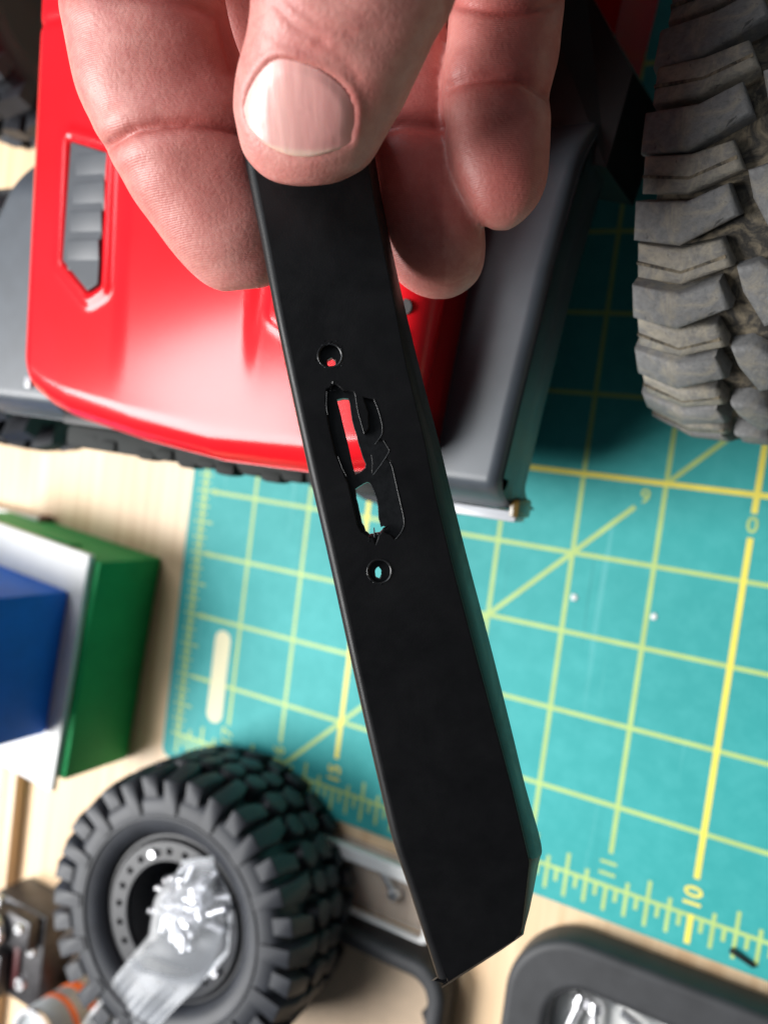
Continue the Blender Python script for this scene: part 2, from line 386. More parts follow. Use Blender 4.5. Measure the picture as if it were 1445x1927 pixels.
def joined_ring(bms, N, offs):
    out = bmesh.new()
    for bm, off in zip(bms, offs):
        me = bpy.data.meshes.new('t'); bm.to_mesh(me); bm.free()
        for i in range(N):
            k = len(out.verts); out.from_mesh(me); out.verts.ensure_lookup_table()
            rm = Matrix.Rotation(-(i * 2 * PI / N + off), 4, 'X')
            for v in out.verts[k:]: v.co = rm @ v.co
        bpy.data.meshes.remove(me)
    return out

# -- dusty wheel standing on the mat, tread to the viewer
R1, HW1, N1 = 57.0, 22.0, 22
wh = empty('loose_wheel', (206.8, 67.5, R1 - 0.6), (0.13, 0, math.radians(-1.0)))
tag(wh, 'large dusty grey wheel with chunky tread standing upright on the mat', 'wheel')
ty = carcass('tyre', R1, HW1, 27, 4.2, M['carcass'], wh)
A = [(-23.3, -4.0), (-14.5, -4.3), (-4.6, 1.0), (-6.9, 6.2), (-13.6, 3.3), (-23.3, 3.5)]
B1 = [(-22.4, 4.6), (-13.6, 4.4), (-5.0, 8.2), (-7.4, 13.3), (-13.9, 11.2), (-22.4, 11.6)]
B2 = [(-22.5, 7.75), (-13.8, 7.1), (-6.3, 10.2), (-6.5, 10.8), (-13.8, 7.65), (-22.5, 8.3)]
Cb = [(-3.2, 3.6), (1.2, -3.0), (5.5, -1.0), (3.6, 6.5), (-1.0, 9.6), (-4.6, 8.0)]
for q, (ol, mt, low, wr, nm) in enumerate(((A, 'lug', 0.0, 13, 'tread_lug'), (B1, 'lugdust', 0.45, 11, 'tread_lug'), (B2, 'carcass', 0.42, 10, 'sipe'), (Cb, 'lug', 0.3, 9, 'centre_lug'))):
    for mir in (False, True):
        if nm == 'centre_lug' and mir: continue
        ring_copies(lug_bm([(x + random.uniform(-.2, .2) * (nm != 'sipe'), q_ + random.uniform(-.25, .25) * (nm != 'sipe')) for x, q_ in ol], R1, HW1, low, wr, 0 if nm == 'sipe' else 0.9), nm, M[mt], ty, N1, 0.0, mir)
rim = lathe('rim', [(-14, 27), (-15.5, 27.5), (-15.5, 25), (-13, 23.5), (-8, 22), (-6, 8), (-7, 4), (-7, 0.2)], M['rim'], wh, 64)
lathe('inner_rim', [(14, 27), (15.5, 27.5), (15.5, 25), (8, 22), (4, 20), (4, 0.2)], M['rim'], rim, 64)

# -- black wheel lying flat at the lower left
R2, HW2, N2 = 52.0, 24.0, 32
wb = empty('loose_wheel', (43.0, -171.0, HW2 + 1.0))
wb.rotation_euler = (Vector((0.09, 0.05, 1)).to_track_quat('X', 'Y')).to_euler()
tag(wb, 'black off-road wheel lying flat on the desk with a screw bag on its rim', 'wheel')
ty2 = carcass('tyre', R2, HW2, 27.5, 6.0, M['rubber'], wb)
La = [(24.4, -3.3), (24.4, 3.0), (16.5, 4.3), (10.5, 2.2), (9.8, -2.8), (16.0, -2.4)]
Ld = [(25.0, 3.4), (25.0, 6.6), (20.5, 7.2), (19.2, 4.6)]
Lb = [(22.6, 4.6), (22.6, 8.0), (16.0, 8.6), (14.8, 6.0)]
Lc = [(8.4, -3.6), (8.8, 1.2), (3.4, 3.6), (0.6, 1.6), (1.0, -2.8), (4.6, -5.0)]
N2 = 16
La2 = [(23.8, -2.9), (23.8, 3.3), (19.0, 4.0), (13.6, 5.2), (12.4, 0.4), (18.0, -2.0)]
Lc2 = [(7.4, -5.0), (9.6, -0.6), (6.6, 4.4), (1.6, 3.0), (-0.4, -1.2), (2.8, -4.2)]
for ol, wr, off in ((La, 15, 0), (La2, 9.5, PI / 16), (Lc, 8, 0.06), (Lc2, 8, 0.06 + PI / 16)):
    for mir in (False, True): ring_copies(lug_bm([(x + random.uniform(-.3, .3), q_ + random.uniform(-.3, .3)) for x, q_ in ol], R2, HW2, random.uniform(0, .4), wr, 0.6), 'tread_lug', M['rubber'], ty2, N2, off, mir)
lathe('sidewall_ridge', [(HW2 * .95, 36.6), (HW2 * .995, 36.2), (HW2 * .995, 35.5), (HW2 * .95, 35.1)], M['rubber'], ty2, 90)
hub = lathe('hub', [(18.5, 28.5), (18.5, 27.6), (9.5, 20.5), (4, 18), (0, 16), (0, 0.2)], M['rim'], wb, 72)
holes = [circle(22.9 * math.cos(2 * PI * i / 22), 22.9 * math.sin(2 * PI * i / 22), 1.05, 12) for i in range(22)]
bl = curve_plate('beadlock_ring', [circle(0, 0, 26.6, 90), circle(0, 0, 19.6, 80)] + holes, 17.8, 19.8, 0.35, M['rim'], wb)
bl.rotation_euler = (0, PI / 2, 0)
for i in (7, 16):
    a = 2 * PI * (i + 0.5) / 22
    o = cyl('ring_screw', (19.6, 22.9 * math.cos(a), 22.9 * math.sin(a)), (21.6, 22.9 * math.cos(a), 22.9 * math.sin(a)), 1.9, M['steel'], wb, 1.3)

# -- loose wheel at the far upper left
def simple_wheel(name, R, hw, N, loc, rot, parent=None):
    o = empty(name, loc, rot, parent=parent) if parent is None else None
    La = [(hw * 1.02, -3.2), (hw * 1.02, 3.2), (hw * .62, 4.6), (hw * .35, 2.0), (hw * .35, -3), (hw * .62, -2.4)]
    Lc = [(hw * .28, -4.4), (hw * .3, 1.8), (0.4, 4.2), (-3.2, 2.2), (-1.6, -3.6), (2, -5.6)]
    b = [lug_bm(La, R, hw, 0, 11, 0), lug_bm(La, R, hw, 0, 11, 0), lug_bm(Lc, R, hw, 0, 8, 0)]
    for v in b[1].verts: v.co.x *= -1; v.co.y *= -1
    lugs = joined_ring(b, N, [0, 0.08, 0.05])
    t = carcass('tyre' if parent is None else name, R, hw, R * .53, 6, M['rubber'], o if parent is None else parent)
    bm = bmesh.new(); bm.from_mesh(t.data)
    me = bpy.data.meshes.new('t'); 
    bmesh.ops.recalc_face_normals(lugs, faces=lugs.faces); lugs.to_mesh(me); lugs.free(); me.transform(Matrix.Scale(S, 4)); bm.from_mesh(me); bm.to_mesh(t.data); bm.free(); bpy.data.meshes.remove(me)
    sharp(t, 30)
    if parent is not None: t.location = Vector(loc) * S; t.rotation_euler = rot
    lathe('rim', [(-hw * .62, R * .53), (-hw * .68, R * .54), (-hw * .66, R * .48), (-hw * .3, R * .4), (-hw * .2, 0.2), (hw * .2, 0.2), (hw * .3, R * .4), (hw * .66, R * .48), (hw * .68, R * .54), (hw * .62, R * .53)], M['rim'], o or t, 48)
    return o or t
lw = simple_wheel('loose_wheel', 48, 19, 22, (-73, 149, 46), (0.1, 0, 0.05))
tag(lw, 'black knobbly wheel standing behind the red car at the upper left edge', 'wheel')

# ------------------------------------------------------------------ red car, front end towards the lower picture
car = empty('toy_truck', (78, 60, 0))
tag(car, 'glossy red radio-control truck with black fenders, parked behind the hand', 'toy truck')
CO = np.array((78, 60, 0.0))
def cm(name, V, F, mat, parent=car, smooth=True):
    o = mk(name, np.array(V) - CO, F, mat, parent, smooth); return o
def grid_faces(nx, ny): return [(j * nx + i, j * nx + i + 1, (j + 1) * nx + i + 1, (j + 1) * nx + i) for j in range(ny - 1) for i in range(nx - 1)]
NX, NY = 190, 180
def edge_dense(n): t = np.linspace(-1, 1, n); return 0.5 + 0.5 * np.sign(t) * (1 - (1 - np.abs(t)) ** 1.35)
ventL = [(37.2, 68), (38.5, 37.5), (48.8, 29.8), (52.4, 31.6), (50.4, 64.5)]
ventR = [(162 - x, y - 5) for x, y in ventL]
uu = np.linspace(0, 1, NX); vv = np.linspace(0, 1, NY)
yfx = [14, 18, 21, 25, 32, 40, 64, 91, 119, 134, 142, 148]; yfy = [22, 13, 7.5, 2.6, -0.6, -2.8, -6.2, -8.6, -8.4, -5.5, -1, 6]
G = np.zeros((NY, NX, 3))
for j, v in enumerate(vv):
    xc = 20 + uu * 123; yf = np.interp(xc, yfx, yfy)
    y = yf + v * (122 - yf)
    xl = 20.5 - (y - 17) * 0.04; xr = 144 + (y - 10) * 0.06
    G[j, :, 0] = xl + uu * (xr - xl); G[j, :, 1] = y
X, Y = G[..., 0], G[..., 1]
z = 108.5 + 0.03 * (Y + 8) + 1.0 * (1 - ((X - 81) / 60) ** 2)
bul = sm((X - 57) / 7) * sm((105 - X) / 6) * sm((Y - 2) / 42); z += 1.4 * bul
for vp in (ventL, ventR):
    d = sdist(X, Y, vp); z += 1.0 * np.exp(-((d - 2.2) / 1.5) ** 2) - 2.2 * sm((0.6 - d) / 1.4)
z += 0.6 * np.exp(-((Y - 100) / 1.2) ** 2) * -1
el = np.minimum(X - X[:, :1], X[:, -1:] - X); ef = (Y - Y[:1, :])
def roll(d, r): q = np.clip(r - d, 0, r); return r - np.sqrt(np.maximum(r * r - q * q, 0))
z -= roll(el, 7.0) + roll(ef, 8.0)
G[..., 2] = z
V = G.reshape(-1, 3).tolist(); F = grid_faces(NX, NY)
def skirt(idx, dz, dx=0, dy=0):
    k = len(V)
    for i in idx: p = V[i]; V.append([p[0] + dx, p[1] + dy, p[2] - dz])
    for q in range(len(idx) - 1): F.append((idx[q], idx[q + 1], k + q + 1, k + q))
skirt([i for i in range(NX)], 9, 0, 0.6)
skirt([j * NX for j in range(NY)], 20); skirt([j * NX + NX - 1 for j in range(NY)], 20)
hood = cm('hood', V, F, M['red'])
for vp in (ventL, ventR):
    z0 = 106.5 + 0.085 * 50
    vt = curve_plate('hood_vent', [[(x - CO[0], y - CO[1]) for x, y in vp]], z0 - 1, z0 + 0.7, 0.3, M['vent'], car)
    xs = [p[0] for p in vp]; ys = [p[1] for p in vp]
    for k in range(4):
        yy = ys[2] + 9 + k * 7.2
        box('louvre', (sum(xs) / 5 - CO[0] + (0.6 if vp is ventL else -.6), yy - CO[1], z0 + 0.55), (11.6, 7.6, 0.7), M['vent'], vt, 0.3, Euler((0.16, 0, 0)).to_matrix())
for (x, y) in ((139.8, 28.4), (139.0, 22.6)):
    cyl('hood_latch', (x - CO[0], y - CO[1], 103), (x - CO[0], y - CO[1], 109.6), 1.7, M['blackplastic'], car)

def fender(x_in, x_out, y0, y1, z0, side, name='fender'):
    """x_in/x_out: lists over v; front end rolls down, outer edge turns into a lip"""
    nx, ny = 40, 60; V = []; t = np.linspace(0, 1, ny)
    xi = np.interp(t, np.linspace(0, 1, len(x_in)), x_in); xo = np.interp(t, np.linspace(0, 1, len(x_out)), x_out)
    for j in range(ny):
        y = y0 + (y1 - y0) * (t[j] ** 1.25)
        drop = 12.0 * (np.clip((6.5 - (y - y0)) / 6.5, 0, 1)) ** 2.1
        drop += 9.0 * (np.clip((y - (y1 - 16)) / 16, 0, 1)) ** 2
        for i in range(nx):
            s = i / (nx - 1); k = s ** 0.6
            x = xi[j] + (xo[j] - xi[j]) * k; d = abs(xo[j] - x)
            V.append([x, y, z0 - drop - float(roll(np.array(d), 3.0)) * 0.9])
    F_ = grid_faces(nx, ny)
    k = len(V); idx = [j * nx + nx - 1 for j in range(ny)]
    for r, dz in enumerate((6, 13, 17)):
        for i in idx: p = V[i]; V.append([p[0] + side * (0.8, 0.9, -1.5)[r], p[1], p[2] - dz])
    rows = [idx] + [list(range(k + r * ny, k + (r + 1) * ny)) for r in range(3)]
    for a_, b_ in zip(rows[:-1], rows[1:]):
        for q in range(ny - 1): F_.append((a_[q], a_[q + 1], b_[q + 1], b_[q]))
    k = len(V)
    for i in range(nx): p = V[i]; V.append([p[0], p[1] + 1.0, p[2] - 5])
    for q in range(nx - 1): F_.append((q, q + 1, k + q + 1, k + q))
    return cm(name, V, F_, M['fender'])
fr_ = fender([141.5, 142, 145, 150], [157.8, 160.3, 163.5, 168.5], -11, 76, 92, 1)
box('marker_or_glint', (151 - 78, -12.6 - 60, 77), (17.5, 2.6, 7), M['lens'], fr_, 0.8)
box('lip_reflection', (159.2 - 78, -10.6 - 60, 76.5), (2.6, 4.5, 9), M['mat_reflection'], fr_, 1.0)  # block painted as the mat's yellowish reflection on the glossy lip
fl_ = fender([17, 17, 15, 12], [-22, -26, -24, -6], -4, 78, 92, -1)
box('marker_or_glint', (6 - 78, 6 - 60, 92.4), (3.0, 3.6, 1.6), M['lens'], fl_, 0.8)  # pale block in place of a small glint on the left fender
# body below the bonnet
box('chassis_light_block', (81 - 78, 62 - 60, 55), (104, 118, 66), M['blackplastic'], car, 3)  # unseen dark block, added to keep light out under the bonnet
bm = bmesh.new(); bm_box(bm, (74 - 78, -8.4 - 60, 76), (128, 7.0, 9), None, 2.0)
for i in range(17): bm_box(bm, (14 + i * 7.6 - 78, -11.6 + (0.9 if i % 2 else 0) - 60 + 0.00055 * (i * 7.6 - 70) ** 2, 77 + (i % 3) * 0.8), (7.0, 3.6, 6), None, 1.5)
sharp(from_bm('front_bumper', bm, M['bumper'], car))
bm = bmesh.new(); bm_box(bm, (82 - 78, -3.0 - 60, 90), (100, 3.5, 22), None, 1.0)
sharp(from_bm('grille', bm, M['blackplastic'], car))
for (x, nm) in ((-46, 'front_wheel'), (118, 'front_wheel')):
    simple_wheel(nm, 48, 18, 22, (x - 78, 31 - 60, 47), (0.05, 0, 0), car)
# cab behind the bonnet (only its lower corners reach into the picture)
box('cab', (82 - 78, 190 - 60, 92), (150, 130, 84), M['red'], car, 5)
bm = bmesh.new()
for sx in (-1, 1): bm_box(bm, (82 - 78 + sx * 64, 131 - 60, 140), (7, 5, 52), Euler((-0.35, 0, 0)).to_matrix(), 1.5)
bm_box(bm, (82 - 78, 142 - 60, 164), (135, 5, 6), None, 1.5)
sharp(from_bm('windscreen_frame', bm, M['red'], car))
box('windscreen', (82 - 78, 131.5 - 60, 140), (121, 1.2, 46), M['glass'], car, 0.4, Euler((-0.35, 0, 0)).to_matrix())
# rear corner of the right flare and the red sill that shows beyond it
V = [(146, 70, 87), (170.5, 64, 85), (173, 84, 84), (160, 104, 84), (148, 108, 88), (146, 70, 58), (171.0, 64, 60), (174, 86, 56), (160, 106, 56), (148, 110, 58)]
cm('flare_corner', V, [(0, 1, 2, 3, 4), (5, 9, 8, 7, 6), (0, 5, 6, 1), (1, 6, 7, 2), (2, 7, 8, 3), (3, 8, 9, 4), (4, 9, 5, 0)], M['blackplastic'], car, False)
V = [(148, 112, 60), (160, 97, 60), (163, 126, 62), (166, 175, 62), (148, 175, 62), (148, 112, 30), (159, 98, 30), (162, 126, 30), (166, 175, 30), (148, 175, 30)]
cm('side_sill', V, [(0, 1, 2, 3, 4), (5, 9, 8, 7, 6), (0, 5, 6, 1), (1, 6, 7, 2), (2, 7, 8, 3), (3, 8, 9, 4), (4, 9, 5, 0)], M['red'], car, False)

# ------------------------------------------------------------------ green / white / blue boxes at the left
th = math.radians(-4.47)
def at_box(lx, ly, z): return (-20.5 + lx * math.cos(th) - ly * math.sin(th), -56.7 + lx * math.sin(th) + ly * math.cos(th), z)
gb = empty('green_box', at_box(-45, -45, -2), (0, 0, th)); tag(gb, 'green plastic box at the bottom of the stack beside the mat', 'box')
box('body', (0, 0, 17), (90, 90, 34), M['green'], gb, 1.6)
box('catch', (14, 45.6, 26), (16, 1.6, 6), M['green'], gb, 0.6)
wt = empty('white_box_lid', at_box(-45, -46, 32.05), (0, 0, th)); tag(wt, 'white plastic slab between the green and the blue box', 'lid')
box('slab', (-3, -0.5, 1.5), (90, 97, 3), M['white'], wt, 0.7)
bb = empty('blue_box', at_box(-55, -43.5, 35.1), (0, 0, th)); tag(bb, 'blue plastic box on top of the white slab at the left edge', 'box')
box('body', (0, 0, 19), (90, 59, 38), M['blue'], bb, 2.2)
box('lid_rim', (0, 0, 39.4), (91, 60, 3), M['blue'], bb, 1.0)

# ------------------------------------------------------------------ small things on the desk, left
o = empty('wooden_ruler', (-92.5, -190, -2)); tag(o, 'tan wooden batten on the desk below the box stack', 'batten')
box('stick', (0, -40, 3.2), (7.6, 140, 6.4), M['wood'], o, 0.4)
o = empty('file', (-101.5, -190, -2)); tag(o, 'grey knurled file lying beside the wooden batten at the left edge', 'file')
box('blade', (0, -40, 3.0), (8.5, 140, 6.0), M['knurl'], o, 0.5)
o = empty('plastic_strip', (-112, -53, -2)); tag(o, 'pale grey plastic strip behind the box stack at the left edge', 'strip')
box('bar', (0, 0, 4), (44, 7, 8), M['white'], o, 1.0)
cyl('end_knob', (21, 1, 4), (25, 1, 4), 3.4, M['maroon'], o)

gx = empty('gearbox', (-64, -240, -2)); tag(gx, 'dark gear housing with steel screws in the lower left corner', 'gearbox')
bm = bmesh.new(); bm_box(bm, (0, 0, 9), (34, 44, 18), None, 2.5); bm_box(bm, (6, 14, 20), (16, 14, 8), None, 2.0); bm_box(bm, (-8, -10, 21), (14, 20, 8), None, 2.0); bm_cyl(bm, (-6, 12, 12), (-6, 12, 26), 8)
sharp(from_bm('housing', bm, M['pewter'], gx))
for (x, y, zz, r) in ((-9, -2, 25, 3.4), (6, -12, 18, 3.2), (11, 5, 18, 2.4), (9, 17, 24, 2.2), (-13, 19, 18, 2.4), (-4, -18, 25, 2.6)):
    s_ = cyl('screw_head', (x, y, zz - 0.5), (x, y, zz + 1.8), r, M['steel'], gx, r * .8); cyl('socket', (x, y, zz + 1.7), (x, y, zz + 1.95), r * .4, M['blackplastic'], s_, n=6)
lathe('bearing', [(26, 7.6), (28.5, 7.2), (28.5, 4.8), (26, 4.4)], M['steel'], gx, 40, 'Z').location = Vector((-6, 12, 0)) * S
box('clip', (3, -4, 18.6), (3.2, 22, 2.4), M['maroon'], gx, 0.5)

cn = empty('can', (-33, -259, -2)); tag(cn, 'small grey can with two orange bands in the lower left corner', 'can')
def band(nm, z0, z1, r, mt): return lathe(nm, [(z0, 0.1), (z0, r - .5), (z0 + .5, r), (z1 - .5, r), (z1, r - .5), (z1, .1)], mt, cn, 56, 'Z')
band('body', 0, 30, 12.0, M['grey']); band('orange_band', 7, 12, 12.2, M['orange']); band('orange_band', 17.0, 20.5, 12.2, M['orange'])
lathe('rim', [(30, 12.2), (31.6, 12.2), (31.6, 10.4), (29.6, 10.0), (29.6, 0.1)], M['steel'], cn, 56, 'Z')

# ------------------------------------------------------------------ screws
def screw_mesh(parent, L=9.0, mat=None):
    bm = bmesh.new(); bm_cyl(bm, (0, 0, 0), (0, 0, 2.2), 2.1, 1.7, 14); bm_cyl(bm, (0, 0, -L), (0, 0, 0), 1.1, 1.15, 10)
    for k in range(6): bm_cyl(bm, (0, 0, -L + 0.6 + k * 1.1), (0, 0, -L + 1.1 + k * 1.1), 1.35, 1.15, 10)
    return sharp(from_bm('screw', bm, mat or M['steel'], parent))
proto_screw = None
def put_screw(loc, rot, label, group, scale=1.0):
    global proto_screw
    if proto_screw is None: o = screw_mesh(None); proto_screw = o
    else: o = proto_screw.copy(); COL.objects.link(o)
    o.location = Vector(loc) * S; o.rotation_euler = rot; o.scale = (scale,) * 3
    tag(o, label, 'screw', group); return o
wcx, wcy = 43.0, -171.0
for i in range(54):
    a = random.uniform(0, 2 * PI); r = 10.5 * math.sqrt(random.random())
    put_screw((wcx + 6.5 + r * math.cos(a), wcy + 8.0 + r * math.sin(a) * 0.85, 41.0 + random.random() * 4.0 + 3.5 * (1 - r / 16)), (random.uniform(1.15, 1.95), random.uniform(-0.3, 0.3), random.uniform(0, 6.3)),
              'small silver screw inside the clear bag on the black wheel', 'screws in the clear bag', 0.98)
# bag: a filled pouch over the rim with a flat crumpled tail running off the lower picture
def bag_sheet(sgn):
    n, mrow = 46, 64; V = []
    for j in range(mrow):
        t = j / (mrow - 1)
        cx = wcx + 11 - 52 * max(0, t - .36); cy = wcy + 27 - t * 84
        hw = 16.5 * (0.45 + 0.55 * sm(np.array(t / .22))) * (1 - 0.22 * sm(np.array((t - .34) / .5))) 
        for i in range(n):
            s = i / (n - 1) * 2 - 1
            e = max(0, 1 - s * s) ** 0.55
            pouch = sm(np.array(t / .12)) * (1 - sm(np.array((t - .40) / .14)))
            h = (4.2 if sgn > 0 else -6.5) * e * pouch + sgn * 0.25
            wr = 0.9 * math.sin(s * 5.5 + 1.1 * math.sin(t * 4)) * sm(np.array((t - .40) / .2)) + 0.5 * math.sin(23 * s + 3 * t) * sm(np.array((t - .5) / .3))
            base = 46.5 + 4.0 * sm(np.array((t - .36) / .3)) - 6.0 * sm(np.array((t - .75) / .3))
            V.append((cx + s * hw + 0.18 * (t - .3) * 20 * s, cy + s * 3.0, base + h + wr * 0.38))
    return V, grid_faces(n, mrow)
V1, F1 = bag_sheet(1); V2, F2 = bag_sheet(-1); k = len(V1)
bag = mk('plastic_bag', V1 + V2, F1 + [tuple(k + q for q in f) for f in F2], M['film'], None, True)
tag(bag, 'clear plastic bag of screws draped over the black wheel', 'bag')

# ------------------------------------------------------------------ trays, lower right
def tray(name, x0, y0, x1, y1, rimw, r, floor_mat, label):
    o = empty(name, ((x0 + x1) / 2, (y0 + y1) / 2, -2)); ox, oy = (x0 + x1) / 2, (y0 + y1) / 2
    L = lambda P: [(x - ox, y - oy) for x, y in P]
    curve_plate('rim', [L(rrect(x0, y0, x1, y1, r, 14)), L(rrect(x0 + rimw, y0 + rimw, x1 - rimw, y1 - rimw, max(4, r - rimw * .75), 12))], 0.3, 13.5, 2.6, M['trayrubber'], o, 4)
    curve_plate('floor', [L(rrect(x0 + rimw - 1.5, y0 + rimw - 1.5, x1 - rimw + 1.5, y1 - rimw + 1.5, max(4, r - rimw), 12))], 1.0, 3.0, 0.3, floor_mat, o)
    tag(o, label, 'tray'); return o
tray('magnetic_tray', 153.5, -290, 300, -142.0, 14.5, 23, M['steel_rough'], 'black rubber-rimmed steel parts tray holding screws at the lower right')
for (x, y, rz, l) in ((176, -163.5, 2.9, 'silver screw nearest the rounded corner of the black-rimmed steel tray'), (181, -164.0, 3.2, 'silver screw second from the rounded corner in the steel tray'),
                      (199, -165, 1.2, 'silver screw farthest right in the black-rimmed steel tray')):
    put_screw((x, y, 5.0), (PI / 2, 0, rz), l, 'screws in the steel tray', 1.25)
t2 = tray('small_tray', 40, -270, 134.3, -169.3, 6.4, 12, M['beige'], 'thin black-rimmed tray with a beige floor beside the black wheel')
for (x, y, w_) in ((128, -184.5, 'uppermost black nut on the beige tray floor near its right rim'), (127, -191, 'lower black nut on the beige tray floor near its right rim')):
    o = empty('black_nut', (x, y, 1.2)); tag(o, w_, 'nut', 'black nuts in the beige tray')
    lathe('ring', [(0, 3.0), (2.4, 3.0), (2.4, 1.4), (0, 1.4)], M['blackplastic'], o, 6, 'Z', True)
# clear plastic organiser between mat and tray
pb = empty('clear_box', (80, -155.5, -2)); tag(pb, 'low clear plastic case with a painted white glare edge between the mat and the small tray', 'case')
curve_plate('rim', [rrect(-70, -11, 44, 12.5, 3), rrect(-68, -9.9, 41, 7.6, 2)], 4.5, 8.0, 0.5, M['white'], pb)  # white rim paints the glare along the case's clear edges
curve_plate('base', [rrect(-70, -11, 44, 12.5, 3)], 0.3, 1.3, 0.3, M['film'], pb)
put_screw((106, -155, 0.8), (PI / 2, 0, 0.7), 'silver screw in the low clear case beside the black bar tip', None, 1.3)

# crumbs on the mat
def crumb(x, y, r, mat, label, cat, name):
    bm = bmesh.new(); bmesh.ops.create_icosphere(bm, subdivisions=2, radius=r)
    for v in bm.verts: v.co *= random.uniform(0.7, 1.25); v.co.z *= 0.12; v.co += Vector((x, y, 0.08 * r))
    tag(from_bm(name, bm, mat, None, True), label, cat)
crumb(155.0, -39.5, 1.15, M['white'], 'white speck on the mat nearer the bar', 'crumb', 'crumb')
crumb(180.0, -40.5, 1.0, M['white'], 'white speck on the mat to the right, farther from the bar', 'crumb', 'crumb')
bm = bmesh.new(); bm_box(bm, (218.5, -133.5, 0.8), (7.5, 1.3, 1.2), Euler((0.1, 0.1, -0.35)).to_matrix(), 0.3)
tag(sharp(from_bm('plastic_shaving', bm, M['blackplastic'])), 'thin black shaving on the edge of the mat at the lower right', 'shaving')

# ------------------------------------------------------------------ the held bar and the hand share one working frame
# frame: x along the picture's width, y up, z towards the viewer's eye, drawn on a 1445 x 1927 template
DB = 125.0                                             # distance of the bar's face
FR = Matrix.Translation((CAM + FWD * DB) * S) @ VIEW.to_4x4()
def T(x, y, d=DB): k = d / 1557.72; return ((x - 722.5) * k, (963.5 - y) * k, DB - d)
def T2(x, y): return T(x, y)[:2]
bar = empty('plastic_bar', mw=FR)
tag(bar, 'black plastic side rail with drilled holes and a ragged slot, held between thumb and fingers', 'plastic part')
left = [(440, 200), (457, 290), (487, 440), (520, 612), (571, 850), (620, 1066), (671, 1299), (715, 1491), (739, 1590), (767, 1673), (795, 1760), (823, 1848)]
right = [(831, 1860), (968, 1771), (979, 1758), (983, 1745), (997, 1624), (994, 1610), (963, 1479), (932, 1364), (891, 1212), (850, 1055), (821, 934), (801, 832), (766, 687), (736, 532), (706, 380), (676, 200)]
LR = 1.15
outer_left = [T2(*p) for p in left]
outl = [(x + LR, y) for x, y in outer_left[:-1]] + [T2(843, 1850)] + [T2(*p) for p in right[1:]]
def zq(p): return T2(560 + p[0] / 3.4406, 600 + p[1] / 3.4406)
front_open = [(192, 455), (215, 448), (240, 425), (262, 436), (295, 470), (330, 466), (362, 474), (376, 520), (388, 600), (410, 680), (432, 748), (455, 726), (466, 700), (462, 600), (446, 556), (430, 512),
              (470, 516), (492, 522), (515, 575), (534, 640), (546, 690), (543, 748), (520, 790), (549, 786), (562, 790), (582, 830), (590, 860), (566, 908), (592, 916), (604, 930), (614, 968), (650, 1130), (686, 1290), (684, 1345), (664, 1390), (630, 1424),
              (604, 1396), (586, 1388), (548, 1372), (522, 1398), (506, 1452), (492, 1412), (466, 1408), (440, 1392), (412, 1372), (392, 1330), (362, 1196), (330, 1062), (312, 1022), (282, 950), (250, 870), (216, 730), (190, 600), (186, 520)]
thru1 = [(250, 516), (290, 506), (328, 508), (338, 570), (350, 650), (378, 750), (406, 850), (438, 940), (436, 962), (410, 985), (370, 1008), (350, 940), (320, 800), (290, 680)]
thru2 = [(372, 1100), (410, 1074), (450, 1054), (472, 1070), (492, 1112), (506, 1160), (516, 1210), (526, 1290), (536, 1352), (560, 1344), (572, 1350), (530, 1382), (508, 1386), (488, 1392), (462, 1396), (440, 1374), (414, 1320), (394, 1240), (380, 1160)]
ridge2 = [(436, 515), (464, 600), (468, 702), (438, 756)]
def ragged(P, j=0.10, sub=3):
    out = []
    for i, p in enumerate(P):
        q = P[(i + 1) % len(P)]
        for s in range(sub):
            t = s / sub; out.append((p[0] + (q[0] - p[0]) * t + random.uniform(-j, j), p[1] + (q[1] - p[1]) * t + random.uniform(-j, j)))
    return out
h1c, h2c = zq((210, 238)), zq((530, 1635))
h1f, h2f = circle(*h1c, 1.72, 30, 0.05), circle(*h2c, 1.72, 30, 0.025)
fo = ragged([zq(p) for p in front_open], 0.045, 2)
# face layer, then the thinner web behind it where the drill and knife broke through
curve_plate('face', [outl, fo, h1f, h2f], -1.1, 0.0, 0.25, M['bar'], bar, 3)
cl = catmull([(x, y, 0) for x, y in outer_left], 5); V = []
for q in range(10):
    a_ = q / 9 * PI / 2
    for i_, p in enumerate(cl):
        g = LR + 0.30; e_ = max(0, i_ - len(cl) + 5) / 4 * 0.32
        V.append((p[0] + g - g * math.sin(a_), p[1] + e_ * (1 - math.sin(a_)) * 1.6, 0.006 - (1 - math.cos(a_)) * 1.75))
for p in cl: V.append((p[0] + 0.1, p[1], -3.6))
n_ = len(cl); sharp(mk('rounded_edge', V, [tuple(r_ * n_ + n_ - 1 for r_ in range(11))] + [(r_ * n_ + i, (r_ + 1) * n_ + i, (r_ + 1) * n_ + i + 1, r_ * n_ + i + 1) for r_ in range(10) for i in range(n_ - 1)], M['bar'], bar), 60)
inner = [(x + 0.9, y) for x, y in outl[:len(left) - 1]] + [T2(862, 1828)] + [(x - 0.9, y + 0.7) for x, y in outl[len(left):]]
hb1 = zq((214, 272)); hb2 = zq((521, 1648))
curve_plate('web', [inner, ragged([zq(p) for p in thru1], 0.05, 2), ragged([zq(p) for p in thru2], 0.07, 2), circle(*hb1, 0.68, 18, 0.18), [(x * 0.55 + hb2[0] * 0.45, y) for x, y in circle(*hb2, 0.88, 18, 0.1)]], -3.4, -1.05, 0.1, M['barcut'], bar, 1)
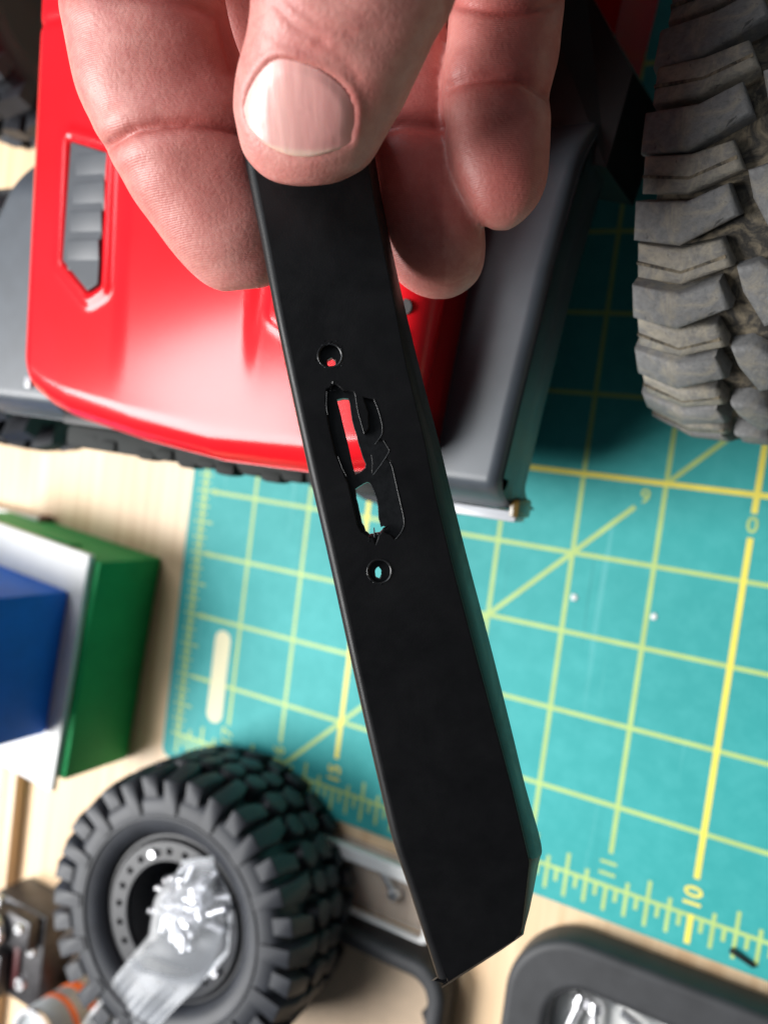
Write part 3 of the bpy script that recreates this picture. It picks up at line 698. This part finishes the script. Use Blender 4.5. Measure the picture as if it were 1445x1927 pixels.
# drafted side wall on the right, chamfered at the lower corner
redge = [(676, 200), (706, 380), (736, 532), (766, 687), (801, 832), (821, 934), (850, 1055), (891, 1212), (932, 1364), (963, 1479), (994, 1610), (997, 1624), (983, 1745), (968, 1771), (831, 1860)]
oedge = [(690, 200), (720, 380), (751, 532), (788, 687), (826, 832), (848, 925), (880, 1053), (922, 1212), (960, 1364), (988, 1479), (1018, 1588), (1013, 1626), (990, 1735), (966, 1763), (834, 1850)]
e0 = catmull([(*T2(*p), 0) for p in redge], 4); e1 = catmull([(*T(*p, DB + 8.6)[:2], 0) for p in oedge], 4)
V = []; n = len(e0)
for t, dz in ((0.0, -0.42), (0.10, -0.75), (0.55, -4.2), (1.0, -8.6)):
    for a_, b_ in zip(e0, e1):
        p = a_ * (1 - t) + b_ * t; V.append((p[0] - (0.05 if t == 0 else 0), p[1], dz))
for a_, b_ in zip(e0, e1): V.append((b_[0] - 1.5, b_[1] + 0.4, -8.6))
for a_, b_ in zip(e0, e1): V.append((a_[0] - 1.6, a_[1] + 0.5, -1.2))
F = [(r * n + i, (r + 1) * n + i, (r + 1) * n + i + 1, r * n + i + 1) for r in range(5) for i in range(n - 1)]
sharp(mk('side_wall', V, F, M['bar'], bar), 28)
# mould ridges beside the slot
def ridge(P, r=0.11):
    P = [(*zq(p), 0.0) for p in P]; C = catmull(P, 5); V = []; F = []
    for i, p in enumerate(C):
        d = C[min(i + 1, len(C) - 1)] - C[max(i - 1, 0)]; d /= np.linalg.norm(d) + 1e-9; nn = np.array((-d[1], d[0], 0))
        for a in range(6):
            q = p + nn * r * math.cos(a * PI / 3) + np.array((0, 0, r * math.sin(a * PI / 3) - 0.02)); V.append(q)
    for i in range(len(C) - 1):
        for a in range(6): F.append((i * 6 + a, i * 6 + (a + 1) % 6, (i + 1) * 6 + (a + 1) % 6, (i + 1) * 6 + a))
    mk('mould_ridge', V, F, M['barcut'], bar, True)
ridge([(496, 524), (518, 576), (540, 650), (549, 700), (545, 750), (500, 815)]); ridge([(556, 786), (584, 832), (592, 862), (540, 945), (490, 1012)])
ridge([(598, 924), (616, 970), (652, 1130), (688, 1290), (686, 1348), (662, 1396), (634, 1428)]); ridge([(190, 470), (188, 560), (196, 620)], 0.09); ridge([(262, 890), (290, 965), (318, 1020)], 0.09)
ridge([(376, 500), (392, 600), (432, 745)], 0.09); ridge([(482, 1000), (486, 930), (478, 880)], 0.08)
# burrs round the drill holes
def burr(cx, cy, r, n, spread):
    bm = bmesh.new()
    for i in range(n):
        a = random.uniform(0, 2 * PI); rr = r * random.uniform(1.0, spread); l = random.uniform(0.12, 0.42)
        bm_box(bm, (cx + rr * math.cos(a), cy + rr * math.sin(a), 0.02), (l, random.uniform(0.07, 0.16), 0.10), Euler((random.uniform(-.4, .4), random.uniform(-.4, .4), a + random.uniform(0.6, 2.4))).to_matrix())
    from_bm('burr', bm, M['barcut'], bar)
burr(*h1c, 1.70, 26, 1.42); burr(*h2c, 1.70, 16, 1.18); burr(*zq((240, 440)), 0.5, 9, 1.9); burr(*zq((498, 1430)), 0.5, 9, 2.0)
for hc in (h1c, h2c):
    o = lathe('hole_lip', [(-0.05, 1.62), (0.09, 1.74), (0.10, 1.86), (-0.05, 2.0)], M['barcut'], bar, 36, 'Z', True); o.location = (hc[0] * S, hc[1] * S, 0)
bm = bmesh.new(); 
for p, q, wd in (((500, 1440), (494, 1352), 0.40), ((556, 1362), (588, 1338), 0.45)):
    a_, b_ = Vector((*zq(p), -0.4)), Vector((*zq(q), -0.9)); bm_cyl(bm, a_, b_, wd * .5, 0.08, 7)
sharp(from_bm('loose_sliver', bm, M['barcut'], bar))
# ------------------------------------------------------------------ hand
def tube(st, flat=0.82, n=40, sub=6, power=2.25):
    """st: (left point, right point, depth of the axis, depth/width ratio)"""
    arr = np.array([(*T(*a_, d), *T(*b_, d), r) for (a_, b_, d, r) in st], float)
    C = catmull(arr, sub); Vv = []; Ff = []
    cen = (C[:, :3] + C[:, 3:6]) / 2; side = (C[:, 3:6] - C[:, :3]) / 2
    for i in range(len(C)):
        tan = cen[min(i + 1, len(C) - 1)] - cen[max(i - 1, 0)]; tan /= np.linalg.norm(tan) + 1e-9
        s = side[i]; hw = np.linalg.norm(s); up = np.cross(tan, s / (hw + 1e-9)); up /= np.linalg.norm(up) + 1e-9
        if up[2] < 0: up = -up
        for a in range(n):
            an = 2 * PI * a / n; ca, sa = math.cos(an), math.sin(an)
            ca = math.copysign(abs(ca) ** (2 / power), ca); sa = math.copysign(abs(sa) ** (2 / power), sa)
            Vv.append(cen[i] + s * ca + up * hw * C[i, 6] * sa)
    m_ = len(C)
    for i in range(m_ - 1):
        for a in range(n): Ff.append((i * n + a, i * n + (a + 1) % n, (i + 1) * n + (a + 1) % n, (i + 1) * n + a))
    Ff.append(tuple(range(n))[::-1]); Ff.append(tuple((m_ - 1) * n + a for a in range(n)))
    return Vv, Ff
thumb = [((640, -760), (1150, -700), 112, .75), ((560, -480), (1010, -420), 103, .74), ((500, -200), (905, -150), 104, .72), ((478, -40), (850, 18), 106.5, .70), ((468, 35), (815, 85), 108.5, .69), ((455, 100), (781, 152), 111, .68), ((447, 165), (748, 218), 113.2, .67),
         ((445, 230), (720, 272), 115.2, .66), ((456, 285), (690, 312), 116.6, .66), ((483, 322), (652, 336), 117.5, .68), ((520, 342), (622, 345), 118, .70), ((552, 350), (592, 350), 118.2, .7)]
index = [((150, -560), (420, -600), 140, .85), ((118, -280), (402, -310), 133, .85), ((116, -80), (408, -120), 132, .86), ((120, 20), (420, -20), 132.5, .86), ((131, 90), (436, 45), 133, .86), ((147, 158), (452, 100), 134, .86), ((172, 228), (472, 165), 135, .85),
         ((203, 288), (500, 225), 135.5, .86), ((237, 348), (528, 285), 136, .86), ((274, 408), (545, 345), 137, .84), ((316, 462), (556, 410), 138, .82), ((356, 508), (556, 470), 139, .80), ((390, 537), (540, 515), 139.5, .8), ((422, 551), (505, 540), 140, .8)]
middle = [((560, -560), (800, -560), 150, .85), ((610, -250), (850, -250), 146, .85), ((640, 0), (852, 0), 143, .86), ((654, 130), (848, 130), 141, .86), ((668, 230), (862, 225), 140, .86), ((688, 320), (885, 305), 139, .86), ((703, 410), (906, 395), 138.5, .86),
          ((720, 478), (914, 462), 138.5, .84), ((745, 526), (902, 516), 139, .82), ((782, 553), (872, 549), 139.4, .82), ((812, 564), (846, 563), 139.6, .8)]
ringf = [((850, -560), (1110, -560), 145, .85), ((866, -260), (1098, -250), 138, .86), ((852, -60), (1072, -60), 134, .86), ((843, 40), (1058, 45), 133, .86), ((836, 105), (1050, 110), 132.5, .84), ((832, 160), (1036, 162), 132, .82), ((834, 212), (1030, 212), 131.5, .84),
         ((842, 280), (1035, 280), 131, .86), ((857, 338), (1030, 336), 131, .86), ((880, 386), (1010, 384), 131.3, .84), ((903, 418), (982, 418), 131.8, .82), ((925, 434), (958, 434), 132, .8)]
palm = [((430, 150), (560, 150), 158, .6), ((330, 20), (800, 0), 156, .5), ((200, -200), (980, -200), 156, .36), ((110, -480), (1120, -480), 152, .30), ((120, -800), (1120, -800), 146, .32), ((260, -1150), (1020, -1150), 140, .40), ((330, -1450), (930, -1450), 138, .62), ((320, -2000), (960, -2000), 140, .75)]
pinky = [((1090, -620), (1290, -600), 146, .85), ((1110, -400), (1290, -390), 140, .85), ((1100, -240), (1270, -235), 137, .85), ((1090, -150), (1240, -150), 136, .85), ((1110, -95), (1200, -95), 136, .8)]
thenar = [((700, -500), (1150, -520), 116, .7), ((620, -760), (1180, -780), 128, .7), ((520, -1050), (1050, -1100), 138, .6)]
V = []; F = []
for st in (thumb, index, middle, ringf, palm, pinky, thenar):
    v_, f_ = tube(st); k = len(V); V += v_; F += [tuple(k + q for q in f) for f in f_]
tmp = mk('hand_raw', V, F, M['skin'])
bm = bmesh.new(); bm.from_mesh(tmp.data); bmesh.ops.recalc_face_normals(bm, faces=bm.faces); bm.to_mesh(tmp.data); bm.free()
md = tmp.modifiers.new('r', 'REMESH'); md.mode = 'VOXEL'; md.voxel_size = 0.55 * S
ms_ = tmp.modifiers.new('s', 'SMOOTH'); ms_.iterations = 5; ms_.factor = 0.5
bpy.context.view_layer.update()
me = bpy.data.meshes.new_from_object(tmp.evaluated_get(bpy.context.evaluated_depsgraph_get())); bpy.data.objects.remove(tmp)
me.name = 'hand'
nv = len(me.vertices); co = np.empty(nv * 3); me.vertices.foreach_get('co', co); co = co.reshape(-1, 3) / S
no = np.empty(nv * 3); me.vertices.foreach_get('normal', no); no = no.reshape(-1, 3)
dep = DB - co[:, 2]; tx = co[:, 0] / dep * 1557.72 + 722.5; tyy = 963.5 - co[:, 1] / dep * 1557.72
facing = np.clip(no[:, 2], 0, 1)
mm = dep / 1557.72
def polyd(P):
    d = np.full(nv, 1e9)
    for (x0, y0), (x1, y1) in zip(P[:-1], P[1:]):
        ex, ey = x1 - x0, y1 - y0; t = np.clip(((tx - x0) * ex + (tyy - y0) * ey) / (ex * ex + ey * ey), 0, 1)
        d = np.minimum(d, np.hypot(tx - x0 - t * ex, tyy - y0 - t * ey))
    return d * mm
disp = np.zeros(nv); flush = np.zeros(nv); ridge_a = np.zeros(nv)
thumb_m = (dep < 121) & (facing > 0.0) & (tx > 430) & (tx < 900)
idx_m = (tx < 560) & (dep > 119); rng_m = (tx > 836) & (dep < 135)
mid_m = (tx > 640) & (tx < 925) & (dep > 125) & ~rng_m
def crease(P, depth, sig, mask, puff=0.0, psig=3.0, red=0.5):
    global disp, flush
    d = polyd(P); k = mask * np.clip(facing * 2.2, 0, 1)
    disp += k * (-depth * np.exp(-(d / sig) ** 2) + puff * np.exp(-((d - psig) / (psig * .6)) ** 2)); flush += k * red * np.exp(-(d / (sig * 2.2)) ** 2)
crease([(196, 280), (214, 268), (250, 246), (300, 235), (360, 231), (420, 238), (480, 252)], 1.25, 0.62, idx_m, 0.55, 3.0)
crease([(118, -20), (240, -14), (330, 2), (416, 30), (440, 130)], 0.5, 0.8, idx_m, 0.2)
crease([(834, 170), (870, 150), (920, 142), (980, 146), (1036, 180)], 0.9, 0.8, rng_m, 0.3, 3.0)
crease([(850, 8), (930, 22), (1000, 20), (1062, 0)], 0.5, 0.6, rng_m, 0.2)
crease([(690, 250), (760, 235), (850, 240)], 0.7, 0.8, mid_m, 0.3)
for P, dd in (([(520, 12), (560, 52), (610, 78)], .22), ([(540, 0), (600, 46), (660, 62)], .18), ([(600, 80), (650, 110), (672, 150)], .12), ([(500, 60), (540, 84), (590, 96)], .14)):
    crease(P, dd, 0.45, thumb_m, 0.0, 2, 0.25)
# nail bed: skin sinks under the nail, a fold rises round its sides and base
nail = [(452, 204), (462, 168), (481, 137), (500, 117), (521, 107), (548, 109), (575, 117), (600, 127), (622, 141), (641, 156), (655, 171), (664, 187), (669, 205), (670, 225), (668, 248), (662, 270), (648, 278), (632, 284), (608, 292), (585, 296.5), (560, 296), (538, 291.5), (513, 281), (491, 267), (474, 250), (461, 233)]
nl = np.array([(x, y) for x, y in catmull(nail + nail[:1], 3)][:-1])
dn = sdist(tx, tyy, nl.tolist()) * 0.0735
distal = sm((tyy - (225 + (tx - 450) * 0.13)) / 45.0)
k = thumb_m * 1.0
disp += k * (-0.6 * sm((-0.15 - dn) / 0.5)) + k * (1 - distal) * (0.20 + 0.08 * np.sin(tx * .05)) * np.exp(-((dn - 0.6) / 0.55) ** 2) - k * distal * 0.12 * np.exp(-((dn - 0.10) / 0.3) ** 2)
flush += k * (1 - distal) * 0.25 * np.exp(-((dn - 0.2) / 0.5) ** 2)
# flushed fingertips
def blob(cx, cy, r, amt, mask):
    global flush
    flush += mask * amt * np.exp(-(((tx - cx) ** 2 + (tyy - cy) ** 2) / r ** 2))
blob(960, 330, 110, 0.75, rng_m); blob(940, 60, 120, 0.45, rng_m); blob(830, 470, 120, 0.45, mid_m); blob(760, 250, 120, 0.8, mid_m); blob(400, 120, 110, 0.55, idx_m); blob(390, 330, 130, 0.35, idx_m); blob(690, 200, 60, 0.35, thumb_m)
lowf = np.sin(tx * .021 + 1.3) * np.sin(tyy * .026 + .4) * 0.18 + np.sin(tx * .047) * np.sin(tyy * .039 + 2) * 0.08
disp += lowf
ridge_a[:] = np.where(idx_m | rng_m | mid_m, 1.0, 0.12)
co2 = co + no * disp[:, None]
me.vertices.foreach_set('co', (co2 * S).ravel())
for nm, arr in (('flush', np.clip(flush, 0, 0.9)), ('ridge', ridge_a)):
    at_ = me.attributes.new(nm, 'FLOAT', 'POINT'); at_.data.foreach_set('value', arr.astype(np.float32))
me.update(); me.polygons.foreach_set('use_smooth', [True] * len(me.polygons)); me.materials.clear(); me.materials.append(M['skin'])
hand = bpy.data.objects.new('hand', me); COL.objects.link(hand); hand.matrix_world = FR
tag(hand, 'hand gripping the black bar, thumb in front and curled fingers behind', 'hand')
# thumbnail
bvh = BVHTree.FromPolygons([Vector(c_) for c_ in co], [tuple(p.vertices) for p in me.polygons])
eye = Vector((0, 0, DB))
def surf(x, y):
    q = Vector(T(x, y, 100)); d = (q - eye).normalized(); h = bvh.ray_cast(eye, d)
    return h[0] if h[0] else q
cxn, cyn = nl.mean(0); rings = 16; V = []; tipv = []
for r in range(rings + 1):
    f = 0.05 + 0.95 * r / rings
    for (x, y) in nl:
        px_, py_ = cxn + (x - cxn) * f, cyn + (y - cyn) * f
        p = surf(px_, py_); dis = float(sm(np.array((py_ - (225 + (px_ - 450) * 0.13)) / 45.0)))
        off = 0.22 - 0.50 * (1 - dis) * max(0, f - .72) / .28 + 0.05 * dis * f * f
        V.append(Vector(p) + Vector((0, 0, off)))
        lim = 262 + (px_ - 450) * 0.10 - ((px_ - 560) / 105) ** 2 * 22
        tipv.append(float(0.55 * sm(np.array((py_ - lim - 6) / 9.0))))
nn_ = len(nl); F = [(r * nn_ + i, r * nn_ + (i + 1) % nn_, (r + 1) * nn_ + (i + 1) % nn_, (r + 1) * nn_ + i) for r in range(rings) for i in range(nn_)] + [tuple(range(nn_))]
nail_o = mk('thumbnail', V, F, M['nail'], hand, True)
bm = bmesh.new(); bm.from_mesh(nail_o.data); bmesh.ops.smooth_vert(bm, verts=[v for v in bm.verts if not v.is_boundary], factor=0.5, use_axis_x=False, use_axis_y=False, use_axis_z=True)
bmesh.ops.recalc_face_normals(bm, faces=bm.faces); bm.to_mesh(nail_o.data); bm.free()
at_ = nail_o.data.attributes.new('tip', 'FLOAT', 'POINT'); at_.data.foreach_set('value', np.array(tipv, np.float32))
sd = nail_o.modifiers.new('thick', 'SOLIDIFY'); sd.thickness = 0.45 * S; sd.offset = -1
nail_o['label'] = 'broad pale thumbnail with fine lengthwise ridges'
print('hand verts', nv)
